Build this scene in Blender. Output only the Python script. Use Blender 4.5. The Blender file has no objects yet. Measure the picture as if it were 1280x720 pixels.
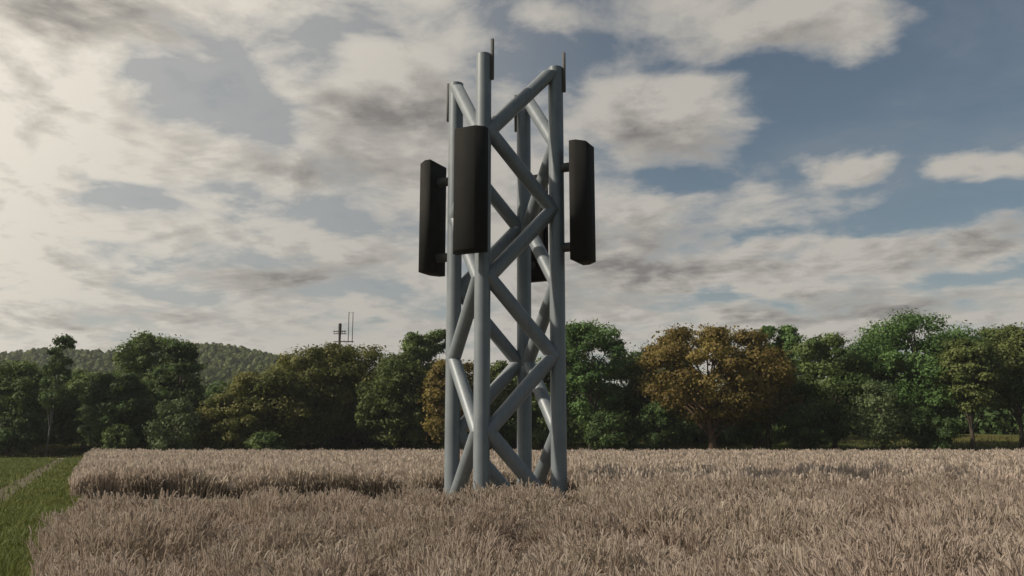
import bpy, math, random
import numpy as np

SC = bpy.context.scene
COL = SC.collection
RNG = np.random.default_rng(7)
random.seed(7)
R = math.radians

# ------------------------------------------------------------------ camera
F, PITCH, EYE = 1100.0, 0.171, 1.7          # focal length in pixels of a 1280 wide picture
cam = bpy.data.cameras.new('camera')
cam.sensor_width = 36.0
cam.lens = 36.0 * F / 1280.0
cam.clip_start, cam.clip_end = 0.1, 6000
camo = bpy.data.objects.new('camera', cam)
camo.location = (0, 0, EYE)
camo.rotation_euler = (math.pi / 2 + PITCH, 0, 0)
COL.objects.link(camo)
SC.camera = camo


def px_x(px, D): return (px - 640.0) / F * D
def px_z(py, D): return EYE + D * math.tan(math.atan((360.0 - py) / F) + PITCH)


# ------------------------------------------------------------------ helpers
def tag(o, label=None, cat=None, group=None, kind=None):
    if label: o['label'] = label
    if cat: o['category'] = cat
    if group: o['group'] = group
    if kind: o['kind'] = kind
    return o


def empty(name, loc, rz=0.0):
    o = bpy.data.objects.new(name, None)
    o.empty_display_size = 0.3
    o.location = loc
    o.rotation_euler = (0, 0, rz)
    COL.objects.link(o)
    return o


def mesh_obj(name, verts, faces, mat=None, parent=None, attr=None, smooth=False):
    """verts (N,3); faces: list of integer arrays (M,k); attr: (N,4) colour stored as 'vary'"""
    me = bpy.data.meshes.new(name)
    verts = np.ascontiguousarray(verts, dtype=np.float32)
    if not isinstance(faces, list): faces = [faces]
    faces = [np.asarray(f, dtype=np.int32) for f in faces if len(f)]
    me.vertices.add(len(verts))
    me.vertices.foreach_set('co', verts.ravel())
    loops = np.concatenate([f.ravel() for f in faces])
    tot = np.concatenate([np.full(len(f), f.shape[1], np.int32) for f in faces])
    st = np.concatenate([[0], np.cumsum(tot)[:-1]]).astype(np.int32)
    me.loops.add(len(loops))
    me.loops.foreach_set('vertex_index', loops)
    me.polygons.add(len(tot))
    me.polygons.foreach_set('loop_start', st)
    me.polygons.foreach_set('loop_total', tot)
    if smooth:
        me.polygons.foreach_set('use_smooth', np.ones(len(tot), dtype=bool))
    if attr is not None:
        a = me.attributes.new('vary', 'FLOAT_COLOR', 'POINT')
        a.data.foreach_set('color', np.ascontiguousarray(attr, dtype=np.float32).ravel())
    me.update(calc_edges=True)
    me.validate()
    o = bpy.data.objects.new(name, me)
    if mat: me.materials.append(mat)
    COL.objects.link(o)
    if parent: o.parent = parent
    return o


class MB:
    """collects pieces of one mesh"""
    def __init__(s): s.v, s.f3, s.f4, s.fn, s.n, s.a = [], [], [], [], 0, []

    def add(s, v, f4=None, f3=None, fn=None, a=None):
        v = np.asarray(v, dtype=float).reshape(-1, 3)
        s.v.append(v)
        if f4 is not None and len(f4): s.f4.append(np.asarray(f4) + s.n)
        if f3 is not None and len(f3): s.f3.append(np.asarray(f3) + s.n)
        if fn is not None:
            for q in fn: s.fn.append(np.asarray([q]) + s.n)
        s.a.append(np.tile([0.5, 0.5, 0.5, 1.0], (len(v), 1)) if a is None else a)
        s.n += len(v)

    def tube(s, pts, rad, n=12, cap=True):
        pts = np.asarray(pts, float); k = len(pts)
        rad = np.broadcast_to(np.asarray(rad, float), (k,))
        tan = np.gradient(pts, axis=0)
        tan /= np.linalg.norm(tan, axis=1)[:, None]
        ref = np.array([0, 0, 1.0]) if abs(tan[0][2]) < 0.9 else np.array([1.0, 0, 0])
        ang = np.arange(n) / n * 2 * math.pi
        V = []
        for i in range(k):
            u = np.cross(tan[i], ref); u /= np.linalg.norm(u)
            w = np.cross(u, tan[i])
            V.append(pts[i] + rad[i] * (np.cos(ang)[:, None] * u + np.sin(ang)[:, None] * w))
            ref = w
        V = np.concatenate(V)
        q = []
        for i in range(k - 1):
            for j in range(n):
                j2 = (j + 1) % n
                q.append((i * n + j, i * n + j2, (i + 1) * n + j2, (i + 1) * n + j))
        s.add(V, f4=q, fn=[list(range(n))[::-1], list(range((k - 1) * n, k * n))] if cap else None)

    def box(s, c, size, rot=None):
        c = np.asarray(c, float); h = np.asarray(size, float) / 2
        v = np.array([(x, y, z) for z in (-1, 1) for y in (-1, 1) for x in (-1, 1)], float) * h
        if rot is not None: v = v @ np.asarray(rot).T
        s.add(v + c, f4=[(0, 2, 3, 1), (4, 5, 7, 6), (0, 1, 5, 4), (2, 6, 7, 3), (0, 4, 6, 2), (1, 3, 7, 5)])

    def build(s, name, mat, parent=None, smooth=False, use_attr=False):
        fs = []
        if s.f4: fs.append(np.concatenate(s.f4))
        if s.f3: fs.append(np.concatenate(s.f3))
        fs += s.fn
        return mesh_obj(name, np.concatenate(s.v), fs, mat, parent, np.concatenate(s.a) if use_attr else None, smooth)


def auto_smooth(o, deg=40):
    me = o.data
    me.polygons.foreach_set('use_smooth', np.ones(len(me.polygons), dtype=bool))
    me.set_sharp_from_angle(angle=R(deg))


def ribbons(C, hw, side):
    """C (N,K,3) centre lines, hw (N,K) half widths, side (N,3) or (N,K,3)"""
    N, K, _ = C.shape
    if side.ndim == 2: side = side[:, None, :]
    off = side * hw[..., None]
    V = np.stack([C - off, C + off], axis=2).reshape(-1, 3)
    i = (np.arange(N) * K * 2)[:, None]
    k = (np.arange(K - 1) * 2)[None, :]
    b = (i + k).ravel()
    Q = np.stack([b, b + 1, b + 3, b + 2], axis=1)
    return V, Q


def hash2(ix, iy, seed):
    h = (ix.astype(np.int64) * 374761393 + iy.astype(np.int64) * 668265263 + seed * 974634077) & 0x7fffffff
    h = ((h ^ (h >> 13)) * 1274126177) & 0x7fffffff
    return ((h ^ (h >> 16)) & 0xffff) / 65535.0


def vnoise(x, y, sc, seed=0):
    x = np.asarray(x, float) / sc; y = np.asarray(y, float) / sc
    ix, iy = np.floor(x), np.floor(y)
    fx, fy = x - ix, y - iy
    fx, fy = fx * fx * (3 - 2 * fx), fy * fy * (3 - 2 * fy)
    a, b = hash2(ix, iy, seed), hash2(ix + 1, iy, seed)
    c, d = hash2(ix, iy + 1, seed), hash2(ix + 1, iy + 1, seed)
    return (a * (1 - fx) + b * fx) * (1 - fy) + (c * (1 - fx) + d * fx) * fy


def sstep(a, b, t):
    t = np.clip((np.asarray(t, float) - a) / (b - a), 0, 1)
    return t * t * (3 - 2 * t)


def terrain(x, y):
    x = np.asarray(x, float); y = np.asarray(y, float)
    z = 2.3 * sstep(86, 112, y) + 0.5 * sstep(90, 110, y) * (vnoise(x, y, 14, 3) - 0.5)
    return z


# ------------------------------------------------------------------ materials
class NT:
    def __init__(s, m):
        m.use_nodes = True
        s.t = m.node_tree; s.n = s.t.nodes; s.l = s.t.links
        s.n.clear()

    def node(s, typ, **kw):
        nd = s.n.new(typ)
        for k, v in kw.items():
            if k == 'inp':
                for kk, vv in v.items():
                    if isinstance(vv, bpy.types.NodeSocket): s.l.new(vv, nd.inputs[kk])
                    else: nd.inputs[kk].default_value = vv
            else: setattr(nd, k, v)
        return nd

    def math(s, op, a, b=None, c=None, clamp=False):
        nd = s.n.new('ShaderNodeMath'); nd.operation = op; nd.use_clamp = clamp
        for i, q in enumerate((a, b, c)):
            if q is None: continue
            if isinstance(q, bpy.types.NodeSocket): s.l.new(q, nd.inputs[i])
            else: nd.inputs[i].default_value = q
        return nd.outputs[0]

    def mix(s, fac, a, b, mode='MIX'):
        nd = s.n.new('ShaderNodeMix'); nd.data_type = 'RGBA'; nd.blend_type = mode
        for sock, q in ((nd.inputs[0], fac), (nd.inputs[6], a), (nd.inputs[7], b)):
            if isinstance(q, bpy.types.NodeSocket): s.l.new(q, sock)
            elif isinstance(q, (int, float)): sock.default_value = q
            else: sock.default_value = (*q[:3], 1)
        return nd.outputs[2]

    def ramp(s, fac, stops):
        nd = s.n.new('ShaderNodeValToRGB')
        cr = nd.color_ramp
        while len(cr.elements) < len(stops): cr.elements.new(0.5)
        for e, (p, c) in zip(cr.elements, stops):
            e.position = p
            e.color = (*c, 1) if not isinstance(c, (int, float)) else (c, c, c, 1)
        s.l.new(fac, nd.inputs[0])
        return nd.outputs[0]

    def smooth(s, x, a, b):
        nd = s.n.new('ShaderNodeMapRange'); nd.interpolation_type = 'SMOOTHSTEP'
        s.l.new(x, nd.inputs[0])
        for i, q in ((1, a), (2, b)): nd.inputs[i].default_value = q
        nd.inputs[3].default_value = 0; nd.inputs[4].default_value = 1
        return nd.outputs[0]

    def noise(s, vec, scale, detail=4, rough=0.5, out=0, dist=0.0):
        nd = s.n.new('ShaderNodeTexNoise')
        if vec is not None: s.l.new(vec, nd.inputs['Vector'])
        nd.inputs['Scale'].default_value = scale
        nd.inputs['Detail'].default_value = detail
        nd.inputs['Roughness'].default_value = rough
        nd.inputs['Distortion'].default_value = dist
        return nd.outputs[out]


def principled(nt, col, rough=0.7, metal=0.0, bump=None, bump_d=0.01, spec=0.4):
    b = nt.node('ShaderNodeBsdfPrincipled')
    if isinstance(col, bpy.types.NodeSocket): nt.l.new(col, b.inputs['Base Color'])
    else: b.inputs['Base Color'].default_value = (*col, 1)
    if isinstance(rough, bpy.types.NodeSocket): nt.l.new(rough, b.inputs['Roughness'])
    else: b.inputs['Roughness'].default_value = rough
    b.inputs['Metallic'].default_value = metal
    b.inputs['Specular IOR Level'].default_value = spec
    if bump is not None:
        bn = nt.node('ShaderNodeBump', inp={'Height': bump, 'Distance': bump_d, 'Strength': 0.6})
        nt.l.new(bn.outputs[0], b.inputs['Normal'])
    o = nt.node('ShaderNodeOutputMaterial')
    nt.l.new(b.outputs[0], o.inputs[0])
    return b


def obj_co(nt): return nt.node('ShaderNodeTexCoord').outputs['Object']
def geo_pos(nt): return nt.node('ShaderNodeNewGeometry').outputs['Position']


def mat_leaf(name, c0, c1, c2, trans=0.34):
    """c0 c1: range over single leaves, c2: the tint some sprays of leaves lean to"""
    m = bpy.data.materials.new(name); nt = NT(m)
    at = nt.node('ShaderNodeAttribute', attribute_name='vary')
    sp = nt.node('ShaderNodeSeparateColor'); nt.l.new(at.outputs['Color'], sp.inputs[0])
    a = nt.mix(sp.outputs[0], c0, c1)
    k = nt.smooth(sp.outputs[1], 0.35, 0.95)
    col = nt.mix(k, a, c2)
    d = nt.node('ShaderNodeBsdfPrincipled', inp={'Base Color': col, 'Roughness': 0.65, 'Specular IOR Level': 0.25})
    t = nt.node('ShaderNodeBsdfTranslucent', inp={'Color': nt.mix(0.35, col, (0.12, 0.16, 0.02))})
    x = nt.node('ShaderNodeMixShader', inp={0: trans})
    nt.l.new(d.outputs[0], x.inputs[1]); nt.l.new(t.outputs[0], x.inputs[2])
    o = nt.node('ShaderNodeOutputMaterial'); nt.l.new(x.outputs[0], o.inputs[0])
    return m


def mat_bark(name, c0, c1):
    m = bpy.data.materials.new(name); nt = NT(m)
    co = obj_co(nt)
    mp = nt.node('ShaderNodeMapping', inp={'Vector': co, 'Scale': (6, 6, 1.2)})
    n = nt.noise(mp.outputs[0], 2.0, 6, 0.65)
    principled(nt, nt.mix(nt.smooth(n, .35, .68), c0, c1), 0.9, bump=n, bump_d=0.03)
    return m


M = {}
M['bark'] = mat_bark('bark', (0.035, 0.026, 0.018), (0.10, 0.08, 0.06))
M['bark_red'] = mat_bark('reddish_bark', (0.05, 0.028, 0.018), (0.12, 0.07, 0.045))
M['bark_pale'] = mat_bark('pale_bark', (0.07, 0.07, 0.066), (0.17, 0.17, 0.16))
M['leaf_green'] = mat_leaf('green_leaves', (0.038, 0.069, 0.017), (0.095, 0.146, 0.036), (0.151, 0.207, 0.065))
M['leaf_vivid'] = mat_leaf('vivid_green_leaves', (0.030, 0.069, 0.016), (0.076, 0.149, 0.035), (0.124, 0.216, 0.065))
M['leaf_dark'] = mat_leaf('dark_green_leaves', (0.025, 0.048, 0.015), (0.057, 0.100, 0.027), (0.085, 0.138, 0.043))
M['leaf_olive'] = mat_leaf('olive_leaves', (0.055, 0.066, 0.015), (0.130, 0.137, 0.031), (0.20, 0.19, 0.055))
M['leaf_rust'] = mat_leaf('rusty_leaves', (0.085, 0.062, 0.017), (0.175, 0.120, 0.029), (0.245, 0.19, 0.055))
M['leaf_pale'] = mat_leaf('pale_leaves', (0.055, 0.085, 0.034), (0.105, 0.148, 0.060), (0.16, 0.20, 0.09))
M['leaf_moss'] = mat_leaf('mossy_leaves', (0.045, 0.069, 0.018), (0.106, 0.140, 0.035), (0.157, 0.184, 0.056))


def mat_steel():
    m = bpy.data.materials.new('galvanised_steel'); nt = NT(m)
    co = obj_co(nt)
    n = nt.noise(co, 1.6, 7, 0.62)
    mp = nt.node('ShaderNodeMapping', inp={'Vector': co, 'Scale': (9, 9, 0.5)})
    st = nt.noise(mp.outputs[0], 1.5, 5, 0.6)
    f = nt.noise(co, 28, 3, 0.6)
    k = nt.math('ADD', nt.math('MULTIPLY', n, 0.55), nt.math('MULTIPLY', st, 0.45))
    c = nt.ramp(k, [(0.30, (0.126, 0.149, 0.168)), (0.5, (0.166, 0.190, 0.208)), (0.70, (0.212, 0.232, 0.246))])
    r = nt.node('ShaderNodeMapRange', inp={0: n, 3: 0.36, 4: 0.54}).outputs[0]
    principled(nt, c, r, 0.12, bump=f, bump_d=0.002, spec=0.45)
    return m


def mat_panel():
    m = bpy.data.materials.new('black_plastic'); nt = NT(m)
    co = obj_co(nt)
    n = nt.noise(co, 2.2, 6, 0.6)
    principled(nt, nt.ramp(n, [(0.3, (0.012, 0.012, 0.0115)), (0.7, (0.019, 0.0185, 0.017))]), 0.8, bump=nt.noise(co, 60, 2), bump_d=0.001, spec=0.12)
    return m


def mat_dark_metal():
    m = bpy.data.materials.new('dark_metal'); nt = NT(m)
    n = nt.noise(obj_co(nt), 5, 5)
    principled(nt, nt.ramp(n, [(0.3, (0.05, 0.05, 0.048)), (0.7, (0.085, 0.083, 0.078))]), 0.55, 0.2)
    return m


def mat_rusty_dark():
    m = bpy.data.materials.new('weathered_mast_metal'); nt = NT(m)
    n = nt.noise(obj_co(nt), 3, 5)
    principled(nt, nt.ramp(n, [(0.3, (0.03, 0.022, 0.02)), (0.7, (0.075, 0.05, 0.042))]), 0.7, 0.1)
    return m


def mat_ground():
    m = bpy.data.materials.new('meadow_ground'); nt = NT(m)
    p = geo_pos(nt)
    a = nt.noise(p, 0.12, 6, 0.6); b = nt.noise(p, 2.5, 6, 0.65)
    c = nt.mix(nt.smooth(a, .35, .65), (0.042, 0.055, 0.014), (0.082, 0.080, 0.024))
    c = nt.mix(nt.math('MULTIPLY', nt.smooth(b, .45, .75), 0.6), c, (0.075, 0.072, 0.028))
    principled(nt, c, 0.95, bump=b, bump_d=0.06, spec=0.1)
    return m


def mat_soil(name, c0, c1, c2):
    m = bpy.data.materials.new(name); nt = NT(m)
    p = geo_pos(nt)
    a = nt.noise(p, 0.9, 6, 0.6); b = nt.noise(p, 11, 6, 0.7)
    c = nt.mix(nt.smooth(a, .35, .65), c0, c1)
    c = nt.mix(nt.math('MULTIPLY', nt.smooth(b, .5, .72), 0.7), c, c2)
    principled(nt, c, 0.95, bump=b, bump_d=0.03, spec=0.1)
    return m


def mat_wheat():
    m = bpy.data.materials.new('ripe_wheat'); nt = NT(m)
    at = nt.node('ShaderNodeAttribute', attribute_name='vary')
    sp = nt.node('ShaderNodeSeparateColor'); nt.l.new(at.outputs['Color'], sp.inputs[0])
    p = geo_pos(nt)
    n = nt.noise(p, 0.55, 4, 0.55)
    straw = nt.ramp(sp.outputs[0], [(0.0, (0.30, 0.251, 0.205)), (0.45, (0.435, 0.370, 0.304)), (0.8, (0.52, 0.449, 0.372)), (1.0, (0.60, 0.53, 0.44))])
    stem = nt.ramp(sp.outputs[0], [(0.0, (0.25, 0.205, 0.155)), (1.0, (0.44, 0.37, 0.28))])
    c = nt.mix(nt.smooth(sp.outputs[1], .2, .8), stem, straw)
    c = nt.mix(nt.math('MULTIPLY', nt.smooth(n, .38, .66), 0.4), c, (0.44, 0.348, 0.298))
    d = nt.node('ShaderNodeBsdfPrincipled', inp={'Base Color': c, 'Roughness': 0.75, 'Specular IOR Level': 0.2})
    t = nt.node('ShaderNodeBsdfTranslucent', inp={'Color': c})
    x = nt.node('ShaderNodeMixShader', inp={0: 0.38})
    nt.l.new(d.outputs[0], x.inputs[1]); nt.l.new(t.outputs[0], x.inputs[2])
    o = nt.node('ShaderNodeOutputMaterial'); nt.l.new(x.outputs[0], o.inputs[0])
    return m


def mat_grass(name, c0, c1):
    m = bpy.data.materials.new(name); nt = NT(m)
    at = nt.node('ShaderNodeAttribute', attribute_name='vary')
    sp = nt.node('ShaderNodeSeparateColor'); nt.l.new(at.outputs['Color'], sp.inputs[0])
    n = nt.noise(geo_pos(nt), 0.35, 5, 0.6)
    c = nt.mix(sp.outputs[0], c0, c1)
    c = nt.mix(nt.math('MULTIPLY', nt.smooth(n, .4, .7), 0.45), c, (0.13, 0.125, 0.03))
    d = nt.node('ShaderNodeBsdfPrincipled', inp={'Base Color': c, 'Roughness': 0.7, 'Specular IOR Level': 0.2})
    t = nt.node('ShaderNodeBsdfTranslucent', inp={'Color': c})
    x = nt.node('ShaderNodeMixShader', inp={0: 0.3})
    nt.l.new(d.outputs[0], x.inputs[1]); nt.l.new(t.outputs[0], x.inputs[2])
    o = nt.node('ShaderNodeOutputMaterial'); nt.l.new(x.outputs[0], o.inputs[0])
    return m


M['rod'] = mat_soil('rod_metal', (0.10, 0.10, 0.098), (0.125, 0.125, 0.12), (0.14, 0.138, 0.13)); M['steel'] = mat_steel(); M['panel'] = mat_panel(); M['dark_metal'] = mat_dark_metal(); M['mast'] = mat_rusty_dark()
M['ground'] = mat_ground()
M['soil'] = mat_soil('field_soil', (0.12, 0.105, 0.085), (0.165, 0.148, 0.12), (0.21, 0.18, 0.13))
M['dirt'] = mat_soil('path_dirt', (0.088, 0.077, 0.052), (0.115, 0.100, 0.07), (0.075, 0.08, 0.032))
M['track'] = mat_soil('track_dirt', (0.26, 0.24, 0.20), (0.34, 0.32, 0.27), (0.20, 0.18, 0.13))
M['hill'] = mat_soil('hill_ground', (0.065, 0.056, 0.031), (0.10, 0.080, 0.050), (0.05, 0.055, 0.022))
M['wheat'] = mat_wheat()
M['grass'] = mat_grass('verge_grass', (0.105, 0.132, 0.034), (0.19, 0.22, 0.072))
M['meadow_grass'] = mat_grass('meadow_grass', (0.038, 0.038, 0.011), (0.085, 0.074, 0.023))

# ------------------------------------------------------------------ ground, soil, path
def axis(parts):
    a = np.concatenate([np.linspace(p, q, n, endpoint=False) for p, q, n in parts] + [[parts[-1][1]]])
    return a

gx = axis([(-2500, -300, 12), (-300, -120, 20), (-120, 120, 100), (120, 300, 20), (300, 2500, 12)])
gy = axis([(-400, 60, 8), (60, 84, 3), (84, 130, 46), (130, 300, 20), (300, 3200, 14)])
GX, GY = np.meshgrid(gx, gy)
GZ = terrain(GX, GY)
nx, ny = len(gx), len(gy)
ii = (np.arange(ny - 1)[:, None] * nx + np.arange(nx - 1)[None, :]).ravel()
tag(mesh_obj('ground', np.stack([GX, GY, GZ], -1).reshape(-1, 3), np.stack([ii, ii + 1, ii + nx + 1, ii + nx], 1), M['ground'], smooth=True),
    'green meadow ground under the field and the trees', 'ground', kind='structure')


def edge_x(y): return -0.47 * np.asarray(y, float) - 0.45     # the field's left edge


FAR_Y = 78.0
def sheet(name, poly, z, mat, label, cat):
    v = [(x, y, z) for x, y in poly]
    return tag(mesh_obj(name, np.array(v), [np.array([list(range(len(v)))])], mat), label, cat, kind='structure')


sheet('field_soil', [(edge_x(-6), -6), (90, -6), (90, FAR_Y + .4), (edge_x(FAR_Y), FAR_Y + .4)], 0.004, M['soil'],
      'grey brown soil and stubble under the wheat', 'soil')


def wavy_strip(name, mid, half, ys, z, mat, label, cat, seed):
    v = []
    for y in ys:
        w = half * (1 + 0.35 * (float(vnoise(0, y, 1.7, seed)) - 0.5)); o = 0.22 * (float(vnoise(5, y, 3.1, seed + 1)) - 0.5)
        v += [(mid(y) + o - w, y, z), (mid(y) + o + w, y, z)]
    n = len(ys)
    q = [(2 * i, 2 * i + 1, 2 * i + 3, 2 * i + 2) for i in range(n - 1)]
    return tag(mesh_obj(name, np.array(v), np.array(q), mat), label, cat, kind='structure')


wavy_strip('path', lambda y: -0.47 * y - 2.65, 0.44, np.arange(3, 81, 0.8), 0.008, M['dirt'], 'narrow dirt path through the grass left of the wheat', 'path', 11)
xs = np.arange(-130, -26, 1.5)
v = []
for x in xs:
    o = 0.5 * (float(vnoise(x, 0, 6, 21)) - 0.5)
    v += [(x, 81.0 + o, 0.012), (x, 84.0 + o, 0.012)]
tag(mesh_obj('track', np.array(v), np.array([(2 * i, 2 * i + 2, 2 * i + 3, 2 * i + 1) for i in range(len(xs) - 1)]), M['track']),
    'pale farm track crossing behind the grass at the trees', 'track', kind='structure')

# ------------------------------------------------------------------ wheat
GAP_BACK = 26.3
GAP_RIGHT = 6.2
def gap_front(x): return np.clip(14.7 + 0.62 * (np.asarray(x, float) + 6.3), 14.5, 17.1)


def in_wheat(x, y, m=0.0):
    wob = 0.25 * (vnoise(x, y, 0.9, 5) - 0.5)
    ok = (x > edge_x(y) + m + wob) & (y < FAR_Y - m) & (x < 85 - m)
    gap = (y > gap_front(x) - m + wob) & (y < GAP_BACK + m + 0.5 * wob) & (x < 0.078 * y + m + wob)
    return ok & ~gap


def tufts(x, y, cell=1.04, seed=31):
    """nearest tuft centre of each point"""
    bx, by = np.floor(x / cell), np.floor(y / cell)
    best = np.full(x.shape, 1e9); cx, cy = np.zeros_like(best), np.zeros_like(best)
    for i in (-1, 0, 1):
        for j in (-1, 0, 1):
            px = (bx + i + 0.1 + 0.8 * hash2(bx + i, by + j, seed)) * cell
            py = (by + j + 0.1 + 0.8 * hash2(bx + i, by + j, seed + 1)) * cell
            d = (x - px) ** 2 + (y - py) ** 2
            m = d < best
            best = np.where(m, d, best); cx = np.where(m, px, cx); cy = np.where(m, py, cy)
    return cx, cy, np.sqrt(best)


def wheat_h(x, y):
    """the crop stands in rounded tufts and rounds off towards its cut edges"""
    tc = tufts(x, y); d = tc[2]
    h = 0.885 - 0.48 * np.minimum(d / 0.70, 1.0) ** 2 + 0.10 * (vnoise(x, y, 2.9, 1) - 0.5) + 0.10 * (vnoise(x, y, 0.5, 2) - 0.5)
    back = np.where((x < 0.078 * y + 0.8) & (y > GAP_BACK - .3), y - GAP_BACK, 9.0)
    left = x - edge_x(y)
    h = h + 0.07 * (1 - sstep(0, 3, back)) * (x < 5) - 0.09 * sstep(2.5, 0, gap_front(x) - y) * (y < gap_front(x) + 1) * (x < 0)
    h = h + 0.30 * (hash2(np.floor(tc[0] * 50), np.floor(tc[1] * 50), 77) - 0.5)
    return h * (0.94 + 0.06 * sstep(-.1, 0.4, back)) * (0.75 + 0.25 * sstep(0, 0.6, left))


WV, WQ, WA = [], [], []
_wn = 0
def wadd(V, Q, rnd, kind, per):
    global _wn
    WV.append(V); WQ.append(Q + _wn); _wn += len(V)
    a = np.ones((len(V), 4)); a[:, 0] = np.repeat(rnd, per); a[:, 1] = kind
    WA.append(a)


def scatter(y0, y1, dens, a=0.62, c=2.6):
    area = (y1 - y0) * 2 * (a * (y0 + y1) / 2 + c)
    n = int(area * dens * 1.25)
    y = y0 + (y1 - y0) * RNG.random(n); x = (RNG.random(n) * 2 - 1) * (a * y1 + c)
    k = np.abs(x) < a * y + c
    x, y = x[k], y[k]
    pick = RNG.random(len(x)) < area * dens / max(1, len(x))
    x, y = x[pick], y[pick]; n = len(x)
    k = in_wheat(x, y) & (RNG.random(n) > 0.65 * np.minimum(tufts(x, y)[2] / .70, 1) ** 2)
    return x[k], y[k]


def plant(x, y, lod, low=0.90):
    n = len(x)
    h = wheat_h(x, y) * (low + (1.08 - low) * RNG.random(n))
    # plants stand in tufts and splay away from the tuft's middle
    tx, ty, _ = tufts(x, y)
    lean = np.stack([(x - tx) * 0.30, (y - ty) * 0.30], 1)
    wind = vnoise(x, y, 3.0, 8) * 6.28
    lean += np.stack([np.cos(wind), np.sin(wind)], 1) * 0.035 + RNG.normal(0, 0.05, (n, 2))
    lm = np.linalg.norm(lean, axis=1); lean *= np.minimum(1, .20 / np.maximum(lm, 1e-6))[:, None]
    base = np.stack([x, y, np.zeros(n)], 1)
    rnd = np.clip(RNG.normal(0.52, 0.11, n) + 0.30 * (vnoise(x, y, 0.5, 12) - 0.5), 0, 1)
    yaw = RNG.random(n) * 6.28
    side = np.stack([np.cos(yaw), np.sin(yaw), np.zeros(n)], 1)
    L3 = np.concatenate([lean, np.zeros((n, 1))], 1)

    def curve(t): return base + np.array([0, 0, 1.0]) * (h * t)[:, None] + L3 * (t ** 2)[:, None]
    wid = {0: 0.0026, 1: 0.0048, 2: 0.010, 3: 0.016}[lod]
    K = {0: 4, 1: 3, 2: 3, 3: 2}[lod]
    te = 0.88
    C = np.stack([curve(np.full(n, te * k / (K - 1))) for k in range(K)], 1)
    hw = np.full((n, K), wid)
    V, Q = ribbons(C, hw, side); wadd(V, Q, rnd, 0.0, 2 * K)
    # ears: one at the top and shorter ones on side shoots, nodding over
    up = np.array([0, 0, 1.0])
    K = {0: 7, 1: 5, 2: 3, 3: 3}[lod]
    t = np.linspace(0, 1, K)
    prof = {7: [0.4, 1.1, 0.7, 1.1, 0.65, 0.9, 0.10], 5: [0.4, 1.1, 0.75, 0.95, 0.12], 3: [0.5, 1.0, 0.2]}[K]
    ew = {0: 0.0095, 1: 0.0125, 2: 0.021, 3: 0.031}[lod]
    s2 = np.stack([-np.sin(yaw), np.cos(yaw), np.zeros(n)], 1)
    for e_ in range({0: 4, 1: 3, 2: 2, 3: 1}[lod]):
        te_ = np.full(n, te) if e_ == 0 else te * (0.98 - 0.36 * RNG.random(n))
        nod = RNG.random(n) * 6.28
        o2 = np.stack([np.cos(nod), np.sin(nod), np.zeros(n)], 1)
        el = 0.085 + 0.055 * RNG.random(n)
        if lod >= 2: el = el * 1.25
        droop = RNG.random(n) ** 1.6
        C = (curve(te_) + (o2 * (0.012 + 0.030 * RNG.random(n))[:, None] if e_ else 0))[:, None, :] + up * (el[:, None] * (t - 0.55 * droop[:, None] * t ** 2))[..., None] \
            + (o2[:, None, :] * el[:, None, None] * (0.12 + 0.62 * droop)[:, None, None] + L3[:, None, :] * 0.25) * (t ** 1.5)[None, :, None]
        hw = np.array(prof)[None, :] * (ew * (0.75 + 0.5 * RNG.random(n)))[:, None]
        re_ = np.clip(rnd + RNG.normal(0, .07, n), 0, 1)
        V, Q = ribbons(C, hw, side); wadd(V, Q, re_, 1.0, 2 * K)
        if lod < 2:
            V, Q = ribbons(C, hw, s2); wadd(V, Q, re_, 1.0, 2 * K)
    nd = L3 * 0.5
    # awns: thin bristles fanning out of the ear
    for j in range({0: 8, 1: 4, 2: 1, 3: 0}[lod]):
        a0 = C[:, min(1 + j, K - 2)]
        d = np.stack([RNG.normal(0, .42, n), RNG.normal(0, .42, n), np.full(n, 0.9)], 1) + nd * 2.2
        d /= np.linalg.norm(d, axis=1)[:, None]
        ln = (0.045 + 0.035 * RNG.random(n)) * (1.2 if lod else 1)
        P = np.stack([a0, a0 + d * ln[:, None]], 1)
        aw = {0: 0.0016, 1: 0.0028, 2: 0.006}[lod]
        V, Q = ribbons(P, np.stack([np.full(n, aw), np.full(n, aw * .3)], 1), side); wadd(V, Q, np.clip(rnd + .15, 0, 1), 1.0, 4)
    # dry leaves
    for j in range({0: 2, 1: 1, 2: 1, 3: 0}[lod]):
        t0 = 0.3 + 0.45 * RNG.random(n)
        p0 = curve(t0)
        a = RNG.random(n) * 6.28
        out = np.stack([np.cos(a), np.sin(a), np.zeros(n)], 1)
        ln = 0.07 + 0.09 * RNG.random(n)
        up = 0.5 + 0.7 * RNG.random(n)
        K2 = 4 if lod == 0 else 3
        t = np.linspace(0, 1, K2)
        C2 = p0[:, None] + out[:, None] * (ln[:, None] * t * 0.8)[..., None] + np.array([0, 0, 1.0]) * (ln[:, None] * (up[:, None] * t - 1.15 * t ** 2))[..., None]
        lw = {0: 0.0048, 1: 0.0075, 2: 0.013}[lod]
        hw = np.interp(t, [0, .4, 1], [.6, 1, .1])[None, :] * np.full((n, 1), lw)
        sd = np.stack([-np.sin(a), np.cos(a), np.full(n, 0.3)], 1)
        V, Q = ribbons(C2, hw, sd); wadd(V, Q, np.clip(rnd - .1, 0, 1), 0.35, 2 * K2)


plant(*scatter(2.2, 10.5, 300), 0)
plant(*scatter(10.5, 20, 210), 1)
plant(*scatter(20, 38, 95), 2)
plant(*scatter(38, 80, 58, 0.64, 4), 3)
# extra stems that close the cut face behind the tower
n = 5200
bx = RNG.random(n) * (2.7 + 13) - 13; by = GAP_BACK + 0.02 + RNG.random(n) ** 1.5 * 0.9
k = in_wheat(bx, by); plant(bx[k], by[k], 2, 0.55)
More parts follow.
